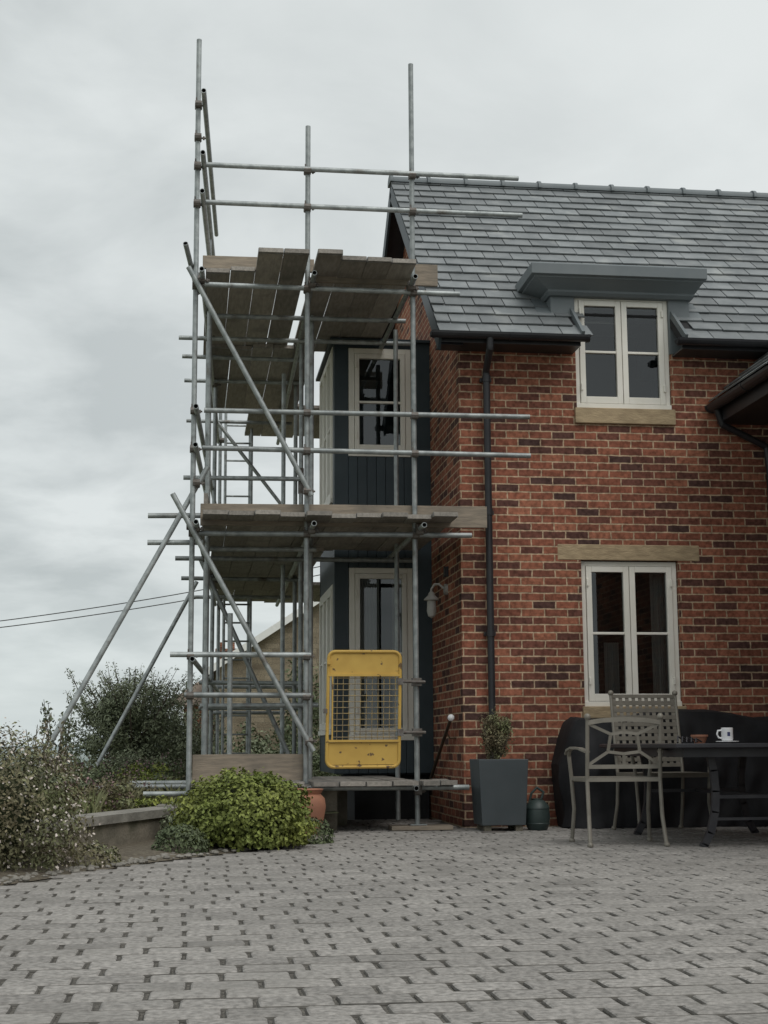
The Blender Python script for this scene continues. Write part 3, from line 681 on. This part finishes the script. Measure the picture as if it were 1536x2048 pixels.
toe(.03,1.05,13.285,.445,.675,.0);toe(.07,2.715,13.285,2.725,2.925,.012);toe(.06,1.1,13.285,5.145,5.27);toe(1.12,2.28,13.30,5.055,5.265)
tb_.box(1.78,2.33,13.12,13.36,.004,.042)
tb_.obj("toe_boards",'boardx',S,bevel=.003)
tb2=MB()
tb2.loft([[(xl(y)+.06,y,2.82),(xl(y)+.096,y,2.82),(xl(y)+.096,y,3.04),(xl(y)+.06,y,3.04)] for y in(13.4,20.4)])
tb2.obj("side_toe_board",'board',S)
b=MB();b.box(1.12,1.32,13.35,13.9,-.03,.36);b.box(1.1,1.5,14.2,15.3,-.03,.34);b.obj("stone_steps",'render')

# ------------------------------------------------------------------ gate
G=E("scaffold_gate")
gx0,gx1,gz0,gz1,gy=1.20,1.845,.56,1.575,13.10
b=MB();rad=.06;pts=[]
for cx,cz_,a0 in((gx1-rad,gz1-rad,0),(gx0+rad,gz1-rad,90),(gx0+rad,gz0+rad,180),(gx1-rad,gz0+rad,270)):
    for k in range(6):
        a=math.radians(a0+k*18);pts.append((cx+rad*math.cos(a)+(cz_-gz0)*.02,gy,cz_+rad*math.sin(a)))
b.path(pts+[pts[0]],.015,8)
b.box(gx0+.03,gx1+.01,gy+.002,gy+.006,1.37,1.56);b.box(gx0+.012,gx1-.01,gy+.002,gy+.006,.58,.775)
b.bar((gx0+.015,gy-.003,1.365),(gx1+.015,gy-.003,1.365),.026,.02);b.bar((gx0+.01,gy-.003,.787),(gx1,gy-.003,.787),.026,.02)
b.bar((gx0+.05,gy-.003,.79),(gx0+.055,gy-.003,1.36),.012,.02)
b.bar((gx0+.02,gy-.016,1.46),(gx0+.02,gy-.016,1.5),.03,.03)
b.obj("frame_and_panels",'yellow',G,smooth=True)
b=MB();x=gx0+.09
while x<gx1: b.tube((x,gy,.79),(x+.01,gy,1.37),.0038,5);x+=.052
z=.82
while z<1.36: b.tube((gx0+.05,gy-.004,z),(gx1+.01,gy-.004,z),.0038,5);z+=.052
b.obj("wire_mesh",'wire',G)
b=MB()
for z in(1.31,.86): b.tube((gx1,gy,z),(2.10,13.2,z),.014,8);b.box(1.99,2.07,13.19,13.29,z-.035,z+.035);b.box(gx1-.01,gx1+.04,gy-.02,gy+.02,z-.03,z+.03)
b.bar((gx0+.005,gy-.02,1.05),(gx0-.03,gy-.02,1.05),.02,.04)
b.obj("hinges",'coupler',G)

# ------------------------------------------------------------------ planter etc.
P=E("planter")
b=MB()
def sq(c,h,z): return[(c[0]-h,c[1]-h,z),(c[0]+h,c[1]-h,z),(c[0]+h,c[1]+h,z),(c[0]-h,c[1]+h,z)]
c=(2.735,13.06)
b.loft([sq(c,.195,.05),sq(c,.222,.62),sq(c,.20,.62),sq(c,.195,.55)]);
b.obj("tapered_box",'planter',P,bevel=.006)
b=MB()
for i in(-1,1):
    for j in(-1,1): b.box(c[0]+i*.14-.03,c[0]+i*.14+.03,c[1]+j*.14-.03,c[1]+j*.14+.03,.0,.052)
b.obj("feet",'render',P)
b=MB();b.box(c[0]-.19,c[0]+.19,c[1]-.19,c[1]+.19,.56,.575);b.obj("compost",'soil',P)
b=MB();stems(b,(c[0]-.02,c[1],.57),(c[0]-.02,c[1],.85),(.2,.18,.22),22,.005,1)
leaves(b,4600,(c[0]-.025,c[1],.81),(.19,.17,.27),.024,0,70,.35,lumpr=.24);leaves(b,1100,(c[0]-.025,c[1],.83),(.19,.17,.27),.022,2,50,.5,lumpr=.24)
b.obj("potted_shrub",['leafo','bark','grass'],P)
b=MB();b.lathe((2.62,12.75,.0),[(.0,.006),(.11,.006),(.115,.001)],20);b.obj("drain_cover",'coupler')
W=E("watering_can");b=MB();wc=Vector((3.06,12.98,0))
b.lathe(wc,[(.0,.005),(.085,.005),(.10,.04),(.108,.06),(.104,.065),(.112,.12),(.104,.185),(.108,.19),(.10,.215),(.07,.25),(.05,.262),(.05,.275),(.0,.277)],22)
b.obj("barrel_body",'green',W,smooth=True)
b=MB();b.path([wc+Vector((.03,0,.25)),wc+Vector((.06,0,.33)),wc+Vector((.0,0,.37)),wc+Vector((-.05,0,.32)),wc+Vector((-.07,0,.24))],.011,8)
b.tube(wc+Vector((-.09,0,.08)),wc+Vector((-.14,.0,.27)),.016,8,r1=.01);b.tube(wc+Vector((-.14,0,.27)),wc+Vector((-.17,0,.30)),.02,8,r1=.028)
b.obj("handle_and_spout",'green',W,smooth=True)
b=MB();b.lathe((.95,12.6,0),[(0,.0),(.13,.0),(.18,.12),(.20,.24),(.19,.31),(.155,.345),(.165,.36),(.18,.385),(.165,.39),(.14,.36),(.14,.30),(0,.30)],28);b.obj("terracotta_pot",'terracotta',smooth=True)
b=MB();nx,nz=80,30;vs=[]
def czf(x):
    top=1.0-.04*math.sin((x-3.35)*3.8)-.09*noise.noise(Vector((x*1.7,1,0)))
    return top*(min(1,(x-3.33)/.16)**.35 if x>3.33 else 0)
for j in range(nz+1):
    for i in range(nx+1):
        x=3.36+2.36*i/nx;f=j/nz
        if f<.7: g=f/.7;z=czf(x)*g;y=13.06+ (g**3)*.06
        else: g=(f-.7)/.3;z=czf(x)*(1+.02*math.sin(g*3.1));y=13.12+g*.46
        fold=.05*noise.noise(Vector((x*3,z*2.5,0)))+.035*noise.noise(Vector((x*8,z*5,5)))
        edge=max(0,1-(x-3.36)/.25)
        vs.append((x+.05*noise.noise(Vector((z*3,x,9))),y+fold+edge*edge*.22,max(.005,z+.02*noise.noise(Vector((x*6,y*6,2))))))
b.add(vs,[(j*(nx+1)+i,j*(nx+1)+i+1,(j+1)*(nx+1)+i+1,(j+1)*(nx+1)+i) for j in range(nz) for i in range(nx)])
b.add([vs[j*(nx+1)] for j in range(nz+1)]+[(3.4,13.6,0)],[tuple(range(nz+2))])
b.obj("barbecue_under_cover",'cover',smooth=True)
TB=E("garden_table");b=MB()
b.loft([[(x0,y0,z),(x1,y0,z),(x1,y1,z),(x0,y1,z)] for x0,x1,y0,y1,z in((3.47,4.98,10.32,12.28,.712),(3.45,5.0,10.3,12.3,.72),(3.45,5.0,10.3,12.3,.742),(3.46,4.99,10.31,12.29,.748))])
b.box(3.55,4.9,10.42,10.46,.65,.712);b.box(3.55,4.9,12.16,12.2,.65,.712);b.box(3.55,3.59,10.46,12.16,.65,.712);b.box(4.86,4.9,10.46,12.16,.65,.712)
b.obj("top",'table',TB)
b=MB()
def leg(x,y,dx):
    pts=[(0,.70),(.03,.55),(.04,.40),(.03,.25),(-.01,.10),(-.06,.02),(-.07,.0)]
    for (o0,z0),(o1,z1) in zip(pts[:-1],pts[1:]): b.bar((x+o0*dx,y,z0+.005),(x+o1*dx,y,z1-.005 if z1>.01 else 0),.055,.035,up=(0,1,0))
for x,y in((3.80,10.60),(4.65,10.60),(3.76,12.1),(4.65,12.1)): leg(x,y,1 if x<4 else -1)
b.bar((3.83,10.6,.36),(4.63,10.6,.36),.03,.025);b.bar((3.83,12.1,.36),(4.63,12.1,.36),.03,.025);b.bar((4.22,10.6,.36),(4.22,12.1,.36),.03,.025);b.bar((3.83,10.6,.2),(4.63,10.6,.2),.025,.02)
b.obj("legs",'table',TB)
def chair(name,xf,weave=False,w=.27,top=.93):
    C=E(name);b=MB()
    pr=.0155;bh=(top-.48)
    yb=lambda z:-(z-.48)*.155
    for sx in(-1,1):
        b.path([(sx*(w+.01),-.10,.0),(sx*w,-.03,.22),(sx*w,0,.48),(sx*w,yb(.48+bh*.55),.48+bh*.55),(sx*w,yb(top),top)],pr,8)
        b.ball((sx*w,yb(top),top+.018),.026);b.ball((sx*(w+.01),-.10,.012),.024)
        b.path([(sx*(w+.03),.52,.0),(sx*(w+.015),.47,.25),(sx*(w+.03),.47,.48),(sx*(w+.05),.45,.66),(sx*(w+.055),.40,.70)],pr,8);b.ball((sx*(w+.03),.52,.012),.024)
        P_=[(sx*w,-.03,.69),(sx*(w+.03),.1,.715),(sx*(w+.055),.28,.72),(sx*(w+.06),.42,.70),(sx*(w+.06),.47,.67)]
        for a,c in zip(P_[:-1],P_[1:]): b.bar(a,c,.042,.016)
    def fl(p,q,wd=.022,th=.014): b.bar((p[0],yb(p[1]),p[1]),(q[0],yb(q[1]),q[1]),th,wd,up=(0,0,1)) if abs(p[0]-q[0])>abs(p[1]-q[1])*.4 else b.bar((p[0],yb(p[1]),p[1]),(q[0],yb(q[1]),q[1]),wd,th,up=(0,1,0))
    if not weave:
        arc=[(-w,.905),(-w*.6,.922),(0,.93),(w*.6,.922),(w,.905)]
        for a,c in zip(arc[:-1],arc[1:]): fl(a,c,.034,.028)
        fl((-w,.58),(w,.58),.03,.025)
        rc=[(-.12,.69),(-.10,.82),(0,.835),(.10,.82),(.12,.69),(0,.675),(-.12,.69)]
        for a,c in zip(rc[:-1],rc[1:]): fl(a,c)
        for sx in(-1,1):
            fl((sx*.10,.82),(sx*(w-.01),.895));fl((sx*.12,.69),(sx*(w-.01),.595))
        fl((0,.835),(0,.925));fl((0,.59),(0,.675))
    else:
        z0=.56;fl((-w,top-.01),(w,top-.01),.03,.022);fl((-w,z0),(w,z0),.03,.022)
        n=int(2*w/.062)
        for i in range(n): b.bar((-w+.035+i*.062,yb(z0),z0),(-w+.035+i*.062,yb(top-.02),top-.02),.034,.004,up=(0,1,0))
        k=z0+.05
        while k<top-.03: b.bar((-w,yb(k)+.006,k),(w,yb(k)+.006,k),.004,.034);k+=.062
    s0=.485
    for sx in(-1,1): b.bar((sx*w,0,s0),(sx*(w+.02),.47,s0),.03,.03)
    b.bar((-w,0,s0),(w,0,s0),.03,.03);b.bar((-w-.02,.47,s0-.005),(w+.02,.47,s0-.005),.035,.04)
    n=int(2*w/.053)
    for i in range(n): b.bar((-w+.03+i*.053,.01,s0+.008),(-w+.03+i*.053,.46,s0+.008),.034,.004)
    for i in range(8): b.bar((-w,.04+i*.055,s0+.013),(w,.04+i*.055,s0+.013),.034,.004)
    b.obj("frame_and_lattice",'chair',C,smooth=True,xf=xf)
chair("garden_chair",Matrix.Translation((3.22,10.84,0))@Matrix.Rotation(math.radians(-4),4,'Z'),w=.275)
chair("garden_chair.001",Matrix.Translation((4.06,12.84,0))@Matrix.Rotation(math.radians(180+6),4,'Z'),True,w=.31,top=1.18)
b=MB();mc=Vector((3.955,10.62,.765));b.lathe(mc,[(0,.002),(.038,.002),(.043,.012),(.0435,.095),(.040,.097),(.039,.012),(0,.01)],24)
b.path([mc+Vector((-.042,0,.078)),mc+Vector((-.07,0,.075)),mc+Vector((-.078,0,.05)),mc+Vector((-.066,0,.025)),mc+Vector((-.042,0,.02))],.006,8)
b.lathe(mc-Vector((0,0,.016)),[(0,.0),(.05,.0),(.085,.012),(.083,.015),(.05,.005),(0,.005)],24)
vs=[]
for k in range(5):
    a=math.radians(-108+k*7)
    for z in(.035,.065): vs.append(mc+Vector((math.cos(a)*.0442,math.sin(a)*.0442,z)))
b.add(vs,[(2*k,2*k+2,2*k+3,2*k+1) for k in range(4)],1)
b.obj("coffee_mug",['white','blue'],smooth=True)
b=MB();b.lathe((3.84,10.9,.748),[(0,0),(.04,0),(.06,.05),(.065,.05),(.065,.065),(.055,.065),(.04,.02),(0,.02)],20);b.obj("small_terracotta_pot",'terracotta',smooth=True)
b=MB()
for k in range(5): b.path([(3.6+k*.035,10.7,.755),(3.62+k*.035,10.75,.80-k*.004),(3.7+k*.03,10.8,.76)],.006,6)
b.obj("pruning_tools",'table')

# ------------------------------------------------------------------ neighbours
Nb=E("stone_cottage");b=MB()
ax,az=5.0,5.95;Yn=45
b.add([(.85,Yn,-.5),(9.2,Yn,-.5),(9.2,Yn,3.25),(ax,Yn,az-.05),(.85,Yn,3.25)],[(0,1,2,3,4)])
b.add([(.85,Yn,-.5),(.85,Yn+9,-.5),(.85,Yn+9,3.25),(.85,Yn,3.25)],[(0,1,2,3)]);b.obj("walls",'fieldstone',Nb)
b=MB();b.add([(.5,Yn-.3,3.05),(ax,Yn-.3,az+.05),(ax,Yn+9,az+.05),(.5,Yn+9,3.05)],[(0,1,2,3)]);b.add([(9.5,Yn-.3,3.05),(ax,Yn-.3,az+.05),(ax,Yn+9,az+.05),(9.5,Yn+9,3.05)],[(0,3,2,1)]);b.obj("roof",'tile',Nb)
b=MB();b.bar((.5,Yn-.32,2.95),(ax,Yn-.32,az-.05),.05,.2);b.bar((9.5,Yn-.32,2.95),(ax,Yn-.32,az-.05),.05,.2);b.obj("bargeboards",'whitewood',Nb)
N2=E("tiled_cottage");b=MB();Y2=52
b.box(-.2,6,Y2,Y2+7,-.8,2.2);b.obj("walls",'brick',N2)
b=MB();b.add([(-.9,Y2-.4,2.15),(7,Y2-.4,2.15),(7,Y2+3.5,4.0),(1.6,Y2+3.5,4.0)],[(0,1,2,3)]);b.add([(-.9,Y2-.4,2.15),(1.6,Y2+3.5,4.0),(-.9,Y2+7.4,2.15)],[(0,1,2)]);b.obj("roof",'tile',N2)
b=MB();b.box(.95,1.7,Y2+2,Y2+2.7,3.0,4.15);b.box(.9,1.75,Y2+1.95,Y2+2.75,4.15,4.25)
for x in(1.15,1.5): b.tube((x,Y2+2.35,4.25),(x,Y2+2.35,4.5),.11,10)
b.obj("chimney",'brick',N2)
b=MB()
for z0,z1 in((5.71,6.91),(5.45,6.60)):
    prev=None
    for k in range(25):
        f=k/24;x=-22+30*f;g=(x+7.54)/7.38;z=z0+(z1-z0)*g+ .0035*(x+7.5)*(x)
        p=(x,60,z)
        if prev: b.tube(prev,p,.02,5)
        prev=p
b.obj("overhead_cables",'cable')

# ------------------------------------------------------------------ sky, sun, camera
wd=bpy.data.worlds.new("World");scene.world=wd;wd.use_nodes=True;nt=wd.node_tree;nt.nodes.clear();L=nt.links.new
out=N(nt,"ShaderNodeOutputWorld");tc=N(nt,"ShaderNodeTexCoord");sp=N(nt,"ShaderNodeSeparateXYZ");L(tc.outputs["Generated"],sp.inputs[0])
za=N(nt,"ShaderNodeMath",operation='MAXIMUM');L(sp.outputs[2],za.inputs[0]);za.inputs[1].default_value=0
zb=N(nt,"ShaderNodeMath",operation='ADD');L(za.outputs[0],zb.inputs[0]);zb.inputs[1].default_value=.22
dx=N(nt,"ShaderNodeMath",operation='DIVIDE');L(sp.outputs[0],dx.inputs[0]);L(zb.outputs[0],dx.inputs[1])
dy=N(nt,"ShaderNodeMath",operation='DIVIDE');L(sp.outputs[1],dy.inputs[0]);L(zb.outputs[0],dy.inputs[1])
cb=N(nt,"ShaderNodeCombineXYZ");L(dx.outputs[0],cb.inputs[0]);L(dy.outputs[0],cb.inputs[1])
nz=N(nt,"ShaderNodeTexNoise");nz.inputs["Scale"].default_value=2.6;nz.inputs["Detail"].default_value=6;nz.inputs["Roughness"].default_value=.55;nz.inputs["Distortion"].default_value=.3;L(cb.outputs[0],nz.inputs["Vector"])
cr=N(nt,"ShaderNodeValToRGB");e=cr.color_ramp.elements;e[0].position=.36;e[0].color=(.375,.405,.405,1);e[1].position=.64;e[1].color=(.56,.59,.585,1);L(nz.outputs["Fac"],cr.inputs[0])
br=N(nt,"ShaderNodeVectorMath",operation='DOT_PRODUCT');L(tc.outputs["Generated"],br.inputs[0]);br.inputs[1].default_value=(.75,0,.5)
mr=N(nt,"ShaderNodeMapRange");mr.inputs["From Min"].default_value=0;mr.inputs["From Max"].default_value=.45;L(br.outputs["Value"],mr.inputs[0]);mr.inputs["To Min"].default_value=0;mr.inputs["To Max"].default_value=.75
m1=N(nt,"ShaderNodeMix",data_type='RGBA');L(mr.outputs[0],m1.inputs["Factor"]);L(cr.outputs[0],m1.inputs["A"]);m1.inputs["B"].default_value=(.60,.625,.618,1)
hz=N(nt,"ShaderNodeMapRange");hz.inputs["From Min"].default_value=0;hz.inputs["From Max"].default_value=.12;hz.inputs["To Min"].default_value=.8;hz.inputs["To Max"].default_value=0;L(sp.outputs[2],hz.inputs[0])
m2=N(nt,"ShaderNodeMix",data_type='RGBA');L(hz.outputs[0],m2.inputs["Factor"]);L(m1.outputs["Result"],m2.inputs["A"]);m2.inputs["B"].default_value=(.47,.52,.525,1)
b1=N(nt,"ShaderNodeBackground");L(m2.outputs["Result"],b1.inputs[0]);b1.inputs[1].default_value=1.38
sk=N(nt,"ShaderNodeTexSky");sk.sky_type='NISHITA';sk.sun_disc=False;sk.sun_elevation=math.radians(55);sk.sun_rotation=math.radians(150)
b2=N(nt,"ShaderNodeBackground");L(sk.outputs[0],b2.inputs[0]);b2.inputs[1].default_value=.08
mx=N(nt,"ShaderNodeMixShader");mx.inputs[0].default_value=.08;L(b1.outputs[0],mx.inputs[1]);L(b2.outputs[0],mx.inputs[2]);L(mx.outputs[0],out.inputs[0])
sl=bpy.data.lights.new("sun",'SUN');sl.energy=1.5;sl.angle=math.radians(45);sl.color=(1,.97,.93);so=bpy.data.objects.new("sun",sl);scene.collection.objects.link(so)
az=math.radians(150);el=math.radians(55)
d=Vector((math.sin(az)*math.cos(el),math.cos(az)*math.cos(el),math.sin(el)));so.rotation_euler=d.to_track_quat('Z','Y').to_euler()
cam=bpy.data.cameras.new("camera");co=bpy.data.objects.new("camera",cam);scene.collection.objects.link(co);scene.camera=co
cam.sensor_fit='VERTICAL';cam.sensor_height=24;cam.lens=2944/2048*24;cam.clip_end=20000;cam.clip_start=.05
pitch=math.atan(466/2944.)
Mx=Matrix.Rotation(math.radians(-7.5),4,'Z')@Matrix.Rotation(math.pi/2+pitch,4,'X')@Matrix.Rotation(-.006,4,'Z')
co.matrix_world=Matrix.Translation((0,0,.75))@Mx
scene.view_settings.view_transform='Standard';scene.view_settings.look='None';scene.view_settings.exposure=0
